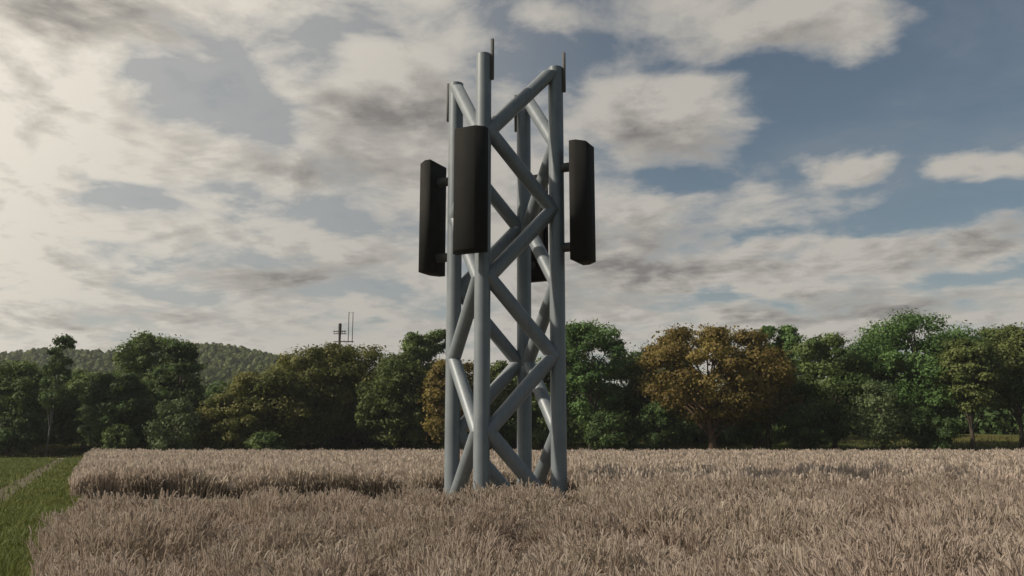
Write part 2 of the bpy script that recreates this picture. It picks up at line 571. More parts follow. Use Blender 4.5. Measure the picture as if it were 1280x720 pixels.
# the dense inside of the crop
g = 0.5
cx = np.arange(-40, 60, g); cy = np.arange(2, 78, g)
CX, CY = np.meshgrid(cx, cy)
inside = in_wheat(CX, CY, 0.55) & (np.abs(CX) < 0.75 * CY + 3)
hz = np.where(inside, 0.26 + 0.07 * vnoise(CX, CY, 0.7, 41), 0.0)
idx = np.arange(CX.size).reshape(CX.shape)
touch = inside[:-1, :-1] | inside[1:, :-1] | inside[:-1, 1:] | inside[1:, 1:]
Q = np.stack([idx[:-1, :-1][touch], idx[:-1, 1:][touch], idx[1:, 1:][touch], idx[1:, :-1][touch]], 1)
V = np.stack([CX, CY, hz + 0.015], -1).reshape(-1, 3)
wadd(V, Q, np.full(len(V), 0.15), 0.0, 1)
tag(mesh_obj('wheat', np.concatenate(WV), np.concatenate(WQ), M['wheat'], attr=np.concatenate(WA)),
    'ripe straw coloured wheat standing around the tower', 'wheat', kind='stuff')
del WV, WQ, WA

# ------------------------------------------------------------------ grass
def grass(name, x, y, hgt, wid, mat, label):
    n = len(x)
    z = terrain(x, y)
    h = hgt * (0.5 + 0.8 * RNG.random(n)) * (0.65 + 0.7 * vnoise(x, y, 1.4, 51))
    a = RNG.random(n) * 6.28
    out = np.stack([np.cos(a), np.sin(a), np.zeros(n)], 1)
    t = np.array([0, .55, 1.0])
    bend = 0.15 + 0.6 * RNG.random(n)
    C = np.stack([x, y, z], 1)[:, None] + np.array([0, 0, 1.0]) * (h[:, None] * (t - 0.25 * bend[:, None] * t ** 2))[..., None] + out[:, None] * (h[:, None] * bend[:, None] * t ** 2)[..., None]
    b = RNG.random(n) * 6.28
    side = np.stack([np.cos(b), np.sin(b), np.zeros(n)], 1)
    V, Q = ribbons(C, np.broadcast_to(np.array([1, .8, .1]), (n, 3)) * np.asarray(wid)[:, None], side)
    at = np.ones((len(V), 4)); at[:, 0] = np.repeat(RNG.random(n), 6)
    return tag(mesh_obj(name, V, Q, mat, attr=at), label, 'grass', kind='stuff')


gxs, gys = [], []
for y0, y1, dens in ((4, 16, 420), (16, 35, 170), (35, 81, 45)):
    n = int((y1 - y0) * (0.45 * (y0 + y1) / 2 + 6) * dens)
    y = RNG.random(n) * (y1 - y0) + y0
    x = edge_x(y) + 0.35 - RNG.random(n) * (0.36 * y + 5)
    p = np.abs(x - (-0.47 * y - 2.65)) < 0.36 + 0.22 * RNG.random(n)
    keep = ~(p & (RNG.random(n) < 0.93)) & (x > -0.8 * y - 4)
    gxs.append(x[keep]); gys.append(y[keep])
x, y = np.concatenate(gxs), np.concatenate(gys)
grass('grass', x, y, 0.17, 0.004 + 0.0011 * np.maximum(y - 6, 0) * 0.5, M['grass'], 'short green grass on the verge left of the wheat')
n = 26000
x = RNG.random(n) * 150 - 60; y = 78.5 + RNG.random(n) * 28
k = (x > edge_x(y) + 0.5) | (y > 84.5)
grass('meadow_grass', x[k], y[k], 0.30, np.full(k.sum(), 0.035), M['meadow_grass'], 'yellowish meadow grass between the wheat and the trees')

# ------------------------------------------------------------------ tower
ROT, S, TA, H = 0.4123, 2.2, np.array([-0.777, 22.8]), 12.16
U = np.array([math.cos(ROT), math.sin(ROT)]); W_ = np.array([-math.sin(ROT), math.cos(ROT)])
centre = TA + (U + W_) * S / 2
tower = empty('antenna_tower', (centre[0], centre[1], 0))
tag(tower, 'grey steel lattice antenna tower of thick tubes with black panels, standing in the wheat', 'antenna tower')
hs = S / 2
LEG = {'A': -U * hs - W_ * hs, 'B': U * hs - W_ * hs, 'C': -U * hs + W_ * hs, 'D': U * hs + W_ * hs}
RL, RB = 0.212, 0.190
for k in 'ABCD':
    p = LEG[k]
    b = MB()
    n = 48
    ang = np.arange(n) / n * 2 * math.pi
    rings = [(RL, -0.3), (RL, H - 0.012), (RL - 0.012, H)]
    V = np.concatenate([np.stack([p[0] + r * np.cos(ang), p[1] + r * np.sin(ang), np.full(n, z)], 1) for r, z in rings])
    q = [(i * n + j, i * n + (j + 1) % n, (i + 1) * n + (j + 1) % n, (i + 1) * n + j) for i in range(2) for j in range(n)]
    b.add(V, f4=q, fn=[list(range(2 * n, 3 * n))])
    auto_smooth(b.build('leg', M['steel'], tower))


def brace(p0, p1, cap_top):
    """a tube between two nodes, cut level at both ends so that neighbours meet in a clean mitre"""
    p0, p1 = np.asarray(p0), np.asarray(p1)
    d = (p1 - p0) / np.linalg.norm(p1 - p0)
    u = np.cross(d, [0, 0, 1.0]); u /= np.linalg.norm(u)
    w = np.cross(u, d)
    n = 40
    ang = np.arange(n) / n * 2 * math.pi
    off = RB * (np.cos(ang)[:, None] * u + np.sin(ang)[:, None] * w)
    sl = (-off[:, 2] / d[2])[:, None] * d
    b = MB()
    b.add(np.concatenate([p0 + off + sl, p1 + off + sl]), f4=[(j, (j + 1) % n, n + (j + 1) % n, n + j) for j in range(n)],
          fn=[list(range(n, 2 * n))] if cap_top else None)
    o = b.build('brace', M['steel'], tower)
    auto_smooth(o, 50)


ZN = [-0.10 + 2.013 * k for k in range(7)]
# each face: the leg whose nodes are the even ones (0, 2, 4, 6), then the other leg
for e, o_, outw in (('B', 'A', -W_), ('C', 'A', -U), ('D', 'B', U), ('D', 'C', W_)):
    pe, po = LEG[e], LEG[o_]
    dirn = (po - pe) / np.linalg.norm(po - pe)
    ne = pe + dirn * 0.16 + outw * 0.045
    no = po - dirn * 0.16 + outw * 0.045
    for k in range(6):
        a, b_ = (ne, no) if k % 2 == 0 else (no, ne)
        brace((*a, ZN[k]), (*b_, ZN[k + 1]), k == 5)

# black panels, one outside each leg
def bevel_rect(y, hw, z0, z1): return [(-hw, y, z0), (hw, y, z0), (hw, y, z1), (-hw, y, z1)]


PW, PW2, PT, PO = 0.46, 0.30, 0.45, 0.57
for k in 'ABCD':
    r = LEG[k] / np.linalg.norm(LEG[k])
    az = math.atan2(r[1], r[0]) - math.pi / 2 - R(5)      # local +y points outwards
    piv = empty('antenna_panel', (LEG[k][0], LEG[k][1], 6.45), az)
    piv.parent = tower
    z0, z1 = 0.0, 3.32
    rings = [bevel_rect(PO, PW - .012, z0 + .012, z1 - .012), bevel_rect(PO + .012, PW, z0, z1), bevel_rect(PO + PT - .25, PW, z0, z1),
             bevel_rect(PO + PT - .006, PW2 + .004, z0 + .028, z1 - .028), bevel_rect(PO + PT, PW2, z0 + .034, z1 - .034)]
    b = MB(); q = []
    for i in range(4):
        q += [(i * 4 + j, i * 4 + (j + 1) % 4, (i + 1) * 4 + (j + 1) % 4, (i + 1) * 4 + j) for j in range(4)]
    b.add(np.array(rings).reshape(-1, 3), f4=q + [(3, 2, 1, 0), (16, 17, 18, 19)])
    b.build('housing', M['panel'], piv)
    for z in (0.45, 2.72):
        b = MB(); b.tube([(0, 0.19, z), (0, PO - 0.004, z)], 0.13, 24)
        auto_smooth(b.build('mounting_arm', M['dark_metal'], piv))
    # slim rod clamped at the top of the leg
    sgn = 1 if k in 'AB' else -1
    rd = np.array([0.93, -0.36]) * sgn
    rod = empty('whip_antenna', (LEG[k][0], LEG[k][1], 11.40 if k in 'AB' else 11.02), math.atan2(rd[1], rd[0]))
    rod.parent = tower
    b = MB(); b.box((0.256, 0, 0.59), (0.075, 0.075, 1.18)); b.build('rod', M['rod'], rod)
    b = MB(); b.tube([(0.15, 0, 0.55), (0.217, 0, 0.64)], 0.025, 10); b.build('bracket', M['steel'], rod)

# ------------------------------------------------------------------ the far mast
D = 150.0
mx, mz = px_x(423.5, D), D / F
mast = empty('radio_mast', (mx, D, float(terrain(mx, D))))
tag(mast, 'thin dark radio mast with crossarms and two upright rods, rising behind the trees', 'radio mast')
g0 = float(terrain(mx, D))
zt = px_z(404, D) - g0
b = MB(); b.tube([(0, 0, 0), (0, 0, zt * .7), (0, 0, px_z(424, D) - g0)], [.34, .24, .20], 14); auto_smooth(b.build('pole', M['mast'], mast))
b = MB(); zc = px_z(424, D) - g0
b.tube([(0, 0, zc), (0, 0, zc + .8), (0, 0, zc + .85), (0, 0, zt - .15), (0, 0, zt)], [.21, .21, .27, .27, .14], 14); auto_smooth(b.build('antenna_drum', M['mast'], mast))
for py, x0, x1, rr in ((414.2, -8.6, 8.0, .065), (417.2, -8.0, 8.4, .06), (427, -7.4, 17.5, .075)):
    b = MB(); z = px_z(py, D) - g0
    b.box(((x0 + x1) / 2 * mz, 0, z), ((x1 - x0) * mz, rr * 2, rr * 2)); b.build('crossarm', M['mast'], mast)
for q in (-6.5, -3.5, 3.5, 6.0):
    b = MB(); z0, z1 = px_z(417.6, D) - g0, px_z(412.5, D) - g0
    b.tube([(q * mz, 0, z0), (q * mz, 0, z1)], .035, 8); b.build('insulator', M['mast'], mast)
for px in (434.3, 439.4):
    b = MB(); b.tube([(px_x(px, D) - mx, 0, px_z(428.5, D) - g0), (px_x(px, D) - mx, 0, px_z(390, D) - g0)], .062, 8); b.build('upright_rod', M['mast'], mast)
b = MB(); z = px_z(390.4, D) - g0
b.box((px_x(436.85, D) - mx, 0, z), (5.1 * mz, .03, .03)); b.build('spacer', M['mast'], mast)

# ------------------------------------------------------------------ trees
def leaf_cloud(cen, rad, n, size, rng, hang=0.0, clump_t=None):
    """n leaf sprays around each clump centre: cen (K,3), rad (K,3)"""
    K = len(cen)
    d = rng.normal(size=(K, n, 3)); d /= np.linalg.norm(d, axis=2)[..., None]
    rr = rng.random((K, n)) ** 0.30 * (0.82 + 0.35 * rng.random((K, n)))
    # lumpy surface
    ph = rng.random((K, 1, 3)) * 6.28
    lump = 1 + 0.22 * np.sin(d[..., 0] * 5 + ph[..., 0]) * np.sin(d[..., 1] * 5 + ph[..., 1]) + 0.15 * np.sin(d[..., 2] * 7 + ph[..., 2])
    P = cen[:, None] + d * (rr * lump)[..., None] * rad[:, None]
    P[..., 2] -= hang * rr * rng.random((K, n)) * rad[:, None, 2]
    N = d * 0.9 + np.array([0, 0, 0.3]) + rng.normal(0, .36, (K, n, 3))
    N /= np.linalg.norm(N, axis=2)[..., None]
    P, N = P.reshape(-1, 3), N.reshape(-1, 3)
    m = len(P)
    t = rng.normal(size=(m, 3)); t -= (t * N).sum(1)[:, None] * N; t /= np.linalg.norm(t, axis=1)[:, None]
    b = np.cross(N, t)
    s = size * (0.55 + 0.9 * rng.random(m))
    asp = 0.45 + 0.4 * rng.random(m)
    fold = (0.25 * (rng.random(m) - 0.3) * s)[:, None] * N
    V = np.stack([P - t * s[:, None], P - b * (s * asp)[:, None] + fold + t * (s * 0.25 * (rng.random(m) - .5))[:, None], P + t * s[:, None] * 1.05, P + b * (s * asp)[:, None] + fold], 1)
    Q = np.arange(m * 4).reshape(m, 4)
    at = np.ones((m, 4, 4))
    at[..., 0] = rng.random(m)[:, None]
    ct = np.repeat(rng.random(K) if clump_t is None else clump_t, n)
    at[..., 1] = np.clip(ct + rng.normal(0, .12, m), 0, 1)[:, None]
    return V.reshape(-1, 3), Q, at.reshape(-1, 4)


def make_tree(name, x, y, top, hw, leaf, bark, rng, crown_base=0.28, nclump=30, per=520, size=0.135, clump=0.30,
              trunk_r=0.28, squash=0.62, shape='round', lean=(0, 0), stems=1, sparse=1.0):
    gz = float(terrain(x, y))
    h = top - gz
    root = empty(name, (x, y, gz))
    cb = crown_base * h
    ch = h - cb
    cen, rad = [], []
    tries = 0
    while len(cen) < nclump and tries < 9000:
        tries += 1
        u = rng.random(3) * 2 - 1                 # a boxy rounded volume, mostly its outer part
        q = (abs(u[0]) ** 2.7 + abs(u[1]) ** 2.7 + abs(u[2]) ** 2.7) ** (1 / 2.7)
        if q > 1 or q < 0.35 + 0.4 * rng.random(): continue
        zc = (u[2] + 1) / 2
        if shape == 'round': wsc = 1.0 - 0.25 * max(0, zc - 0.55) / 0.45
        elif shape == 'tall': wsc = 0.9 - 0.35 * zc
        elif shape == 'spread': wsc = 0.70 + 0.36 * min(1, zc * 2.2) - 0.55 * max(0, zc - .6)
        else: wsc = 1.0 - 0.75 * zc
        cr = clump * hw * (0.52 + 0.95 * rng.random())
        if shape == 'bush': cr *= 0.9; wsc = 1.0 - 0.35 * zc
        lim = max(0.15, 1.0 - cr / hw)
        p = np.array([u[0] * hw * wsc * lim + lean[0] * zc, u[1] * hw * wsc * lim * 0.85 + lean[1] * zc, cb + cr * squash * .8 + zc * (ch - 1.75 * cr * squash)])
        if any(np.linalg.norm((p - c) / np.array([1, 1, .8])) < 0.55 * (cr + r_[0]) * 0.8 for c, r_ in zip(cen, rad)): continue
        cen.append(p); rad.append(np.array([cr, cr, cr * squash]))
    cen, rad = np.array(cen), np.array(rad)
    tops = cen[:, 2] + rad[:, 2] * 1.05
    ti = np.argsort(tops)[-3]
    cen[:, 2] = cb * .8 + (cen[:, 2] - cb * .8) * (h - cb * .8 - 1.05 * rad[ti, 2]) / (cen[ti, 2] - cb * .8)
    cen[:, 2] = np.minimum(cen[:, 2], h - rad[:, 2] * (.85 + .2 * rng.random(len(cen))))
    nn = int(per * sparse)
    V, Q, A = leaf_cloud(cen, rad, nn, size, rng, hang=0.35)
    # loose sprays between the clumps
    extra = int(len(cen) * nn * 0.10)
    cc = cen[rng.integers(0, len(cen), extra)] * np.array([1, 1, 1.0]) + np.clip(rng.normal(0, .13, (extra, 3)), -.24, .24) * np.array([hw, hw, ch * .3])
    cc[:, 2] = np.clip(cc[:, 2], cb * .8, h)
    r2 = np.hypot(cc[:, 0], cc[:, 1]); k = r2 < hw * 1.02
    V2, Q2, A2 = leaf_cloud(cc[k], np.full((k.sum(), 3), .12), 1, size, rng)
    Q2 = Q2 + len(V)
    mesh_obj('crown', np.concatenate([V, V2]), np.concatenate([Q, Q2]), leaf, root, np.concatenate([A, A2]))
    b = MB()
    for s_ in range(stems):
        ox, oy = (0, 0) if stems == 1 else (rng.normal(0, .3), rng.normal(0, .3))
        hh = cb + ch * (0.55 if shape != 'tall' else 0.85)
        kk = 7
        tt = np.linspace(0, 1, kk)
        pts = np.stack([ox + lean[0] * tt * .8 + np.cumsum(rng.normal(0, .06 * trunk_r * 3, kk)) * (tt > 0), oy + lean[1] * tt * .8 + np.cumsum(rng.normal(0, .06 * trunk_r * 3, kk)) * (tt > 0), tt * hh - 0.15 * (tt == 0)], 1)
        rad_ = trunk_r * (1 - 0.72 * tt); rad_[0] *= 1.35
        b.tube(pts, rad_, 10)
        for c in cen[rng.permutation(len(cen))[:max(6, len(cen) // 2)]]:
            zs = np.clip(c[2] * rng.uniform(.35, .7), cb * .55, hh * .95)
            f = zs / hh
            st = np.array([np.interp(f, tt, pts[:, i]) for i in range(3)])
            mid = (st + c) / 2 + np.array([0, 0, .12 * np.linalg.norm(c - st)])
            b.tube([st, mid, c], np.array([.42, .26, .08]) * trunk_r * (1 - .5 * f), 6, cap=False)
    b.build('trunk', bark, root, smooth=True)
    return root


LG = lambda k: M['leaf_' + k]
TREES = [
    # px, top y, half width px, depth, leaf, style overrides, label
    (18, 450, 52, 92, 'green', {}, 'mid green leafy tree just left of the slender pale trunked tree'),
    (67, 419, 23, 87, 'dark', dict(shape='tall', bark='bark_pale', trunk_r=.085, size=.14, sparse=.17, crown_base=.36, nclump=36, clump=.27, lean=(.9, 0)), 'slender sparse tree with a thin pale leaning trunk, standing before the grass\'s end'),
    (112, 462, 44, 96, 'green', {}, 'low green tree just right of the slender pale trunked tree'),
    (150, 466, 40, 90, 'dark', {}, 'short dark tree left of the tall bushy topped one before the hill'),
    (192, 417, 52, 98, 'green', dict(clump=.24), 'tall dark green bushy topped tree standing before the wooded hill, above the pale bush'),
    (226, 427, 30, 94, 'dark', dict(clump=.26), 'dark narrow tree hugging the right side of the tall bushy topped tree'),
    (286, 492, 42, 90, 'olive', dict(crown_base=.02), 'low yellowish tree below the wooded hill, left end of the olive clump'),
    (338, 462, 50, 93, 'olive', dict(crown_base=.03), 'olive tree on the sloping left shoulder of the big olive clump'),
    (388, 431, 56, 97, 'olive', dict(crown_base=.03), 'tall olive green tree just left of the radio mast, right of the sloping one'),
    (420, 432, 44, 101, 'olive', dict(crown_base=.04), 'olive tree hiding the lower pole of the radio mast, squeezed between two wider ones'),
    (445, 429, 54, 99, 'olive', dict(crown_base=.04), 'olive tree with a high top just right of the radio mast'),
    (497, 441, 44, 95, 'moss', dict(crown_base=.03), 'dull mossy green tree between the radio mast and the tower'),
    (522, 417, 26, 104, 'green', {}, 'narrow green tree rising just left of the tower, its head clear of the steel'),
    (552, 413, 24, 106, 'green', {}, 'upright green tree half hidden by the tower\'s left leg'),
    (566, 448, 40, 92, 'rust', dict(crown_base=.04), 'brownish tree showing between the tower\'s left legs'),
    (626, 452, 42, 96, 'moss', dict(crown_base=.03), 'mossy green tree seen through the middle of the tower'),
    (676, 447, 34, 95, 'green', dict(crown_base=.03), 'green tree seen through the tower\'s right bay'),
    (737, 402, 46, 93, 'vivid', dict(clump=.25, sparse=.85, crown_base=.2), 'bright green airy tree right beside the tower'),
    (790, 437, 36, 98, 'dark', {}, 'dark green tree between the bright airy tree and the golden brown oak'),
    (888, 406, 84, 90, 'rust', dict(shape='spread', bark='bark_red', trunk_r=.42, nclump=84, clump=.19, crown_base=.20, sparse=1.25), 'broad golden brown oak with a thick reddish trunk'),
    (956, 437, 36, 92, 'rust', dict(crown_base=.25), 'darker brown tree merging with the right side of the big oak'),
    (957, 408, 20, 104, 'vivid', {}, 'slim green tree top peeping over the brown trees, the left one of two'),
    (992, 408, 26, 104, 'vivid', {}, 'green tree top peeping over the brown trees, the right one of two'),
    (1036, 418, 47, 93, 'green', dict(clump=.25), 'mid green tree with drooping sprays, left of the biggest green tree'),
    (1146, 387, 80, 94, 'vivid', dict(trunk_r=.5, nclump=76, clump=.20, crown_base=.14, sparse=1.2), 'biggest dark green tree with a wide domed crown'),
    (1208, 424, 36, 88, 'moss', dict(crown_base=.36, trunk_r=.24), 'green tree on a bare upright trunk at the sunlit meadow'),
    (1268, 406, 52, 95, 'moss', dict(crown_base=.3), 'yellowish green tree just right of the one on a bare upright trunk'),
    (1330, 410, 55, 93, 'green', dict(crown_base=.3), 'leafy green tree mostly cut off by the picture\'s right edge'),
    (1186, 436, 40, 122, 'dark', {}, 'dark tree far back at the meadow, left of the bare upright trunk'),
    (1243, 440, 42, 120, 'dark', {}, 'dark tree far back at the meadow, right of the bare upright trunk'),
    (1296, 446, 40, 118, 'dark', {}, 'dark tree far back at the picture\'s right edge'),
    (1076, 436, 36, 116, 'dark', {}, 'dark tree far back, left of the biggest green tree'),
    (836, 446, 44, 114, 'dark', {}, 'dark tree far back behind the left boughs of the golden brown oak'),
    (708, 448, 34, 112, 'dark', {}, 'dark tree far back, close by the tower\'s right leg'),
    (-60, 446, 60, 93, 'green', {}, 'leafy green tree mostly cut off by the picture\'s left edge'),
]
for i, (px, ty, hwp, D, leaf, st, label) in enumerate(TREES):
    rng = np.random.default_rng(100 + i)
    st = dict(st); bark = M[st.pop('bark', 'bark')]
    x = px_x(px, D)
    hw = hwp / F * D * 1.22
    kw = dict(nclump=int(np.clip(30 + hwp * .5, 28, 56)), crown_base=.05, trunk_r=.26)
    kw.update(st)
    t = make_tree('oak_tree' if 'oak with' in label else 'tree', x, D, px_z(ty, D), hw, LG(leaf), bark, rng, **kw)
    tag(t, label, 'tree', 'trees in the row beyond the wheat')

BUSHES = [
    (20, 520, 44, 87, 'dark', 'dark bush under the tree at the tree line\'s left end'),
    (222, 497, 47, 87, 'pale', 'pale leaved bush below the tall bushy topped tree before the hill'),
    (158, 530, 26, 87, 'green', 'green bush left of the pale leaved one, at the wheat\'s left corner'),
    (338, 538, 30, 87, 'green', 'low green bush under the sloping olive tree, at the wheat\'s far edge'),
    (765, 512, 42, 90, 'dark', 'dark bush under the bright airy tree'),
    (822, 500, 42, 91, 'dark', 'dark bush left of the oak\'s trunk'),
    (938, 498, 40, 93, 'green', 'green bush right of the oak\'s trunk'),
    (1000, 505, 42, 89, 'dark', 'dark bush between the oak and the pale shrub'),
    (1095, 474, 52, 88, 'pale', 'big pale grey green shrub before the biggest green tree'),
    (1152, 508, 44, 88, 'dark', 'dark bush right of the big pale shrub'),
]
for i, (px, ty, hwp, D, leaf, label) in enumerate(BUSHES):
    rng = np.random.default_rng(300 + i)
    x = px_x(px, D); hw = hwp / F * D
    t = make_tree('bush', x, D, px_z(ty, D), hw, LG(leaf), M['bark'], rng, crown_base=.04, nclump=20, per=420, size=.12, clump=.30, trunk_r=.09, squash=.85, shape='bush', stems=3,
                  sparse=.65 if leaf == 'pale' else 1)
    tag(t, label, 'bush', 'bushes at the foot of the trees')

# dense woodland floor behind the first row
rng = np.random.default_rng(900)
n = 1500
x = rng.random(n) * 200 - 100; y = 99 + rng.random(n) * 36
keep = ~((x > 36) & (y < 116))
x, y = x[keep], y[keep]; n = len(x)
r = 1.2 + 1.2 * rng.random(n)
lev = rng.integers(0, 3, n) * (y > 106)
cen = np.stack([x, y, terrain(x, y) + r * .6 + lev * 1.9], 1)
n = 420                                   # a closed thicket behind the open meadow on the right
x = 34 + rng.random(n) * 70; y = 119 + rng.random(n) * 14 - 13 * rng.random(n) ** 3 * (vnoise(x, 0 * x, 4.0, 91) > .35); r2 = 1.3 + 1.2 * rng.random(n)
cen = np.concatenate([cen, np.stack([x, y, terrain(x, y) + r2 * .5 + rng.random(n) * 6.0 * sstep(112, 120, y)], 1)]); r = np.concatenate([r, r2])
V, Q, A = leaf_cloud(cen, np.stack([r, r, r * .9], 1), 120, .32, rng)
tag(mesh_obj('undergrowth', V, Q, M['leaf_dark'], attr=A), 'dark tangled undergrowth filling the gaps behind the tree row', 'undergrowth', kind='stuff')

# ------------------------------------------------------------------ wooded hill
def hill_z(x, y):
    """a long ridge about half a kilometre off, with a saddle on its right end"""
    y = np.maximum(np.asarray(y, float), 1)
    bear = np.asarray(x, float) / y                       # bearing from the field
    crest = np.interp(bear, [-1.2, -.60, -.51, -.45, -.41, -.345, -.315, -.27, -.2, -.1, 0.02], [36, 44, 46, 44.5, 48, 50, 48.5, 43, 35, 19, 4])
    return crest * sstep(270, 520, y) * (1 - .5 * sstep(560, 950, y)) + 3 * (vnoise(x, y, 45, 70) - .5) * sstep(300, 400, y) - 1.0


hx = np.linspace(-1100, 120, 120); hy = np.linspace(265, 1000, 80)
HX, HY = np.meshgrid(hx, hy); HZ = hill_z(HX, HY) + 2.3
ii = (np.arange(79)[:, None] * 120 + np.arange(119)[None, :]).ravel()
tag(mesh_obj('hill', np.stack([HX, HY, HZ], -1).reshape(-1, 3), np.stack([ii, ii + 1, ii + 121, ii + 120], 1), M['hill'], smooth=True),
    'distant hill behind the trees on the left', 'hill', kind='structure')
rng = np.random.default_rng(77)
n = 6500
y = 300 + rng.random(n) * 300; x = -(0.12 + rng.random(n) * 0.72) * y
z = hill_z(x, y)
bare = (x / y < -.42 + .05 * vnoise(x, y, 40, 71)) & (y > 395) & (y < 490 + 10 * vnoise(x, y, 20, 72))
keep = (z > 3) & ~(bare & (rng.random(n) < .6))
x, y, z = x[keep], y[keep], z[keep] + 2.0
n = len(x)
r = 2.0 + 1.3 * rng.random(n)
hh = 4.6 + 2.6 * rng.random(n)
per = 64
# pointed crowns
t = rng.random((n, per)) ** .8; a = rng.random((n, per)) * 6.28
w = r[:, None] * (1 - t) ** .42 * (.75 + .35 * rng.random((n, per)))
P = np.stack([x[:, None] + w * np.cos(a), y[:, None] + w * np.sin(a), z[:, None] + hh[:, None] * (.1 + .9 * t)], -1).reshape(-1, 3)
m = len(P)
N = np.stack([np.cos(a), np.sin(a), np.full_like(a, .7)], -1).reshape(-1, 3) + rng.normal(0, .4, (m, 3)); N /= np.linalg.norm(N, axis=1)[:, None]
tt = rng.normal(size=(m, 3)); tt -= (tt * N).sum(1)[:, None] * N; tt /= np.linalg.norm(tt, axis=1)[:, None]
bb = np.cross(N, tt); s = .85 * (.6 + .8 * rng.random(m))[:, None]
V = np.stack([P - tt * s, P - bb * s * .7, P + tt * s, P + bb * s * .7], 1).reshape(-1, 3)
at = np.ones((m, 4, 4)); at[..., 0] = rng.random(m)[:, None]; at[..., 1] = np.repeat(rng.random(n), per)[:, None]
tag(mesh_obj('hill_forest', V, np.arange(m * 4).reshape(m, 4), M['leaf_moss'], attr=at.reshape(-1, 4)),
    'dense forest covering the distant hill on the left', 'forest', kind='stuff')

# ------------------------------------------------------------------ haze
b = MB(); b.box((-350, 480, 58), (1900, 1100, 122))
hm = bpy.data.materials.new('haze_air'); nt = NT(hm)
pv = nt.node('ShaderNodeVolumePrincipled', inp={'Color': (.86, .90, .95, 1), 'Density': 0.00021, 'Anisotropy': 0.2})
o = nt.node('ShaderNodeOutputMaterial'); nt.l.new(pv.outputs[0], o.inputs['Volume'])
tag(b.build('haze', hm), 'thin pale haze in the air over the fields', 'haze', kind='stuff')

# ------------------------------------------------------------------ light and sky
SUN_AZ, SUN_EL = -103.0, 37.0         # degrees right of the view direction, above the horizon
sd = np.array([math.sin(R(SUN_AZ)) * math.cos(R(SUN_EL)), math.cos(R(SUN_AZ)) * math.cos(R(SUN_EL)), math.sin(R(SUN_EL))])
sun = bpy.data.lights.new('sun', 'SUN')
sun.energy, sun.angle, sun.color = 5.0, R(1.5), (1.0, 0.89, 0.74)
suno = bpy.data.objects.new('sun', sun)
from mathutils import Vector
suno.rotation_euler = Vector(sd).to_track_quat('Z', 'Y').to_euler()
suno.location = (-60, 30, 60)
COL.objects.link(suno)

w = bpy.data.worlds.new('World'); SC.world = w
nt = NT(w)
sky = nt.node('ShaderNodeTexSky', sky_type='NISHITA', sun_disc=False, sun_elevation=R(SUN_EL), sun_rotation=R(SUN_AZ), air_density=1.0, dust_density=1.2, ozone_density=0.9)
gen = nt.node('ShaderNodeTexCoord').outputs['Generated']
sep = nt.node('ShaderNodeSeparateXYZ', inp={0: gen})
X, Y, Z = sep.outputs
az = nt.math('MULTIPLY', nt.math('ARCTAN2', X, Y), 180 / math.pi)
el = nt.math('MULTIPLY', nt.math('ARCSINE', Z), 180 / math.pi)
zz = nt.math('ADD', nt.math('MAXIMUM', Z, 0.0), 0.16)
plane = nt.node('ShaderNodeCombineXYZ', inp={0: nt.math('DIVIDE', X, zz), 1: nt.math('DIVIDE', Y, zz), 2: 0.0}).outputs[0]
warp = nt.noise(plane, 3.2, 6, .6, out=1)
ws = nt.node('ShaderNodeSeparateColor', inp={0: warp})
azw = nt.math('ADD', az, nt.math('MULTIPLY', nt.math('SUBTRACT', ws.outputs[0], .5), 9.0))
elw = nt.math('ADD', el, nt.math('MULTIPLY', nt.math('SUBTRACT', ws.outputs[1], .5), 5.0))


def pix_dir(px, py):
    v = np.array([(px - 640) / F, 1.0, (360 - py) / F])
    c, s = math.cos(PITCH), math.sin(PITCH)
    v = np.array([v[0], v[1] * c - v[2] * s, v[1] * s + v[2] * c]); v /= np.linalg.norm(v)
    return math.degrees(math.atan2(v[0], v[1])), math.degrees(math.asin(v[2]))


def blobs(lst):
    acc = None
    for px, py, rx, ry, amp in lst:
        a, e = pix_dir(px, py)
        sx, sy = rx / F * 57.3, ry / F * 57.3
        dx = nt.math('MULTIPLY', nt.math('SUBTRACT', azw, a), 1 / sx)
        dy = nt.math('MULTIPLY', nt.math('SUBTRACT', elw, e), 1 / sy)
        q = nt.math('ADD', nt.math('MULTIPLY', dx, dx), nt.math('MULTIPLY', dy, dy))
        g_ = nt.math('POWER', 2.718, nt.math('MULTIPLY', q, -1.0))
        acc = nt.math('MULTIPLY_ADD', g_, amp, acc if acc is not None else 0.0)
    return acc


COVER = [  # where the sky is clear (negative) and where cloud lies (positive)
    (225, 98, 85, 40, -.46), (345, 152, 62, 20, -.36), (145, 243, 90, 24, -.40), (310, 252, 48, 15, -.36), (445, 290, 55, 16, -.36),
    (200, 330, 45, 18, -.32), (95, 345, 45, 15, -.25), (480, 372, 95, 17, -.40), (680, 55, 110, 48, -.52), (390, 55, 40, 40, -.2),
    (1180, 110, 190, 70, -.62), (1290, 20, 120, 60, -.5), (970, 140, 50, 50, -.30), (1130, 270, 140, 28, -.52), (850, 226, 90, 14, -.42), (1000, 215, 30, 20, -.3),
    (900, 372, 80, 11, -.32), (950, 292, 45, 9, -.25), (1250, 345, 60, 14, -.35), (740, 190, 35, 25, -.3), (1030, 105, 60, 35, -.2),
    (865, 150, 80, 55, .34), (955, 30, 105, 28, .46), (900, 90, 90, 12, -.30), (770, 130, 40, 40, .15), (1085, 35, 60, 28, .40), (1055, 205, 62, 20, .55), (1235, 215, 75, 18, .52), (1140, 215, 30, 25, -.3), (985, 125, 30, 20, .2),
    (1150, 310, 190, 18, .34), (850, 280, 170, 26, .32), (950, 345, 260, 26, .40), (560, 130, 90, 60, .25), (40, 150, 90, 180, .35), (1000, 405, 320, 24, .35), (700, 20, 60, 18, .3),
]
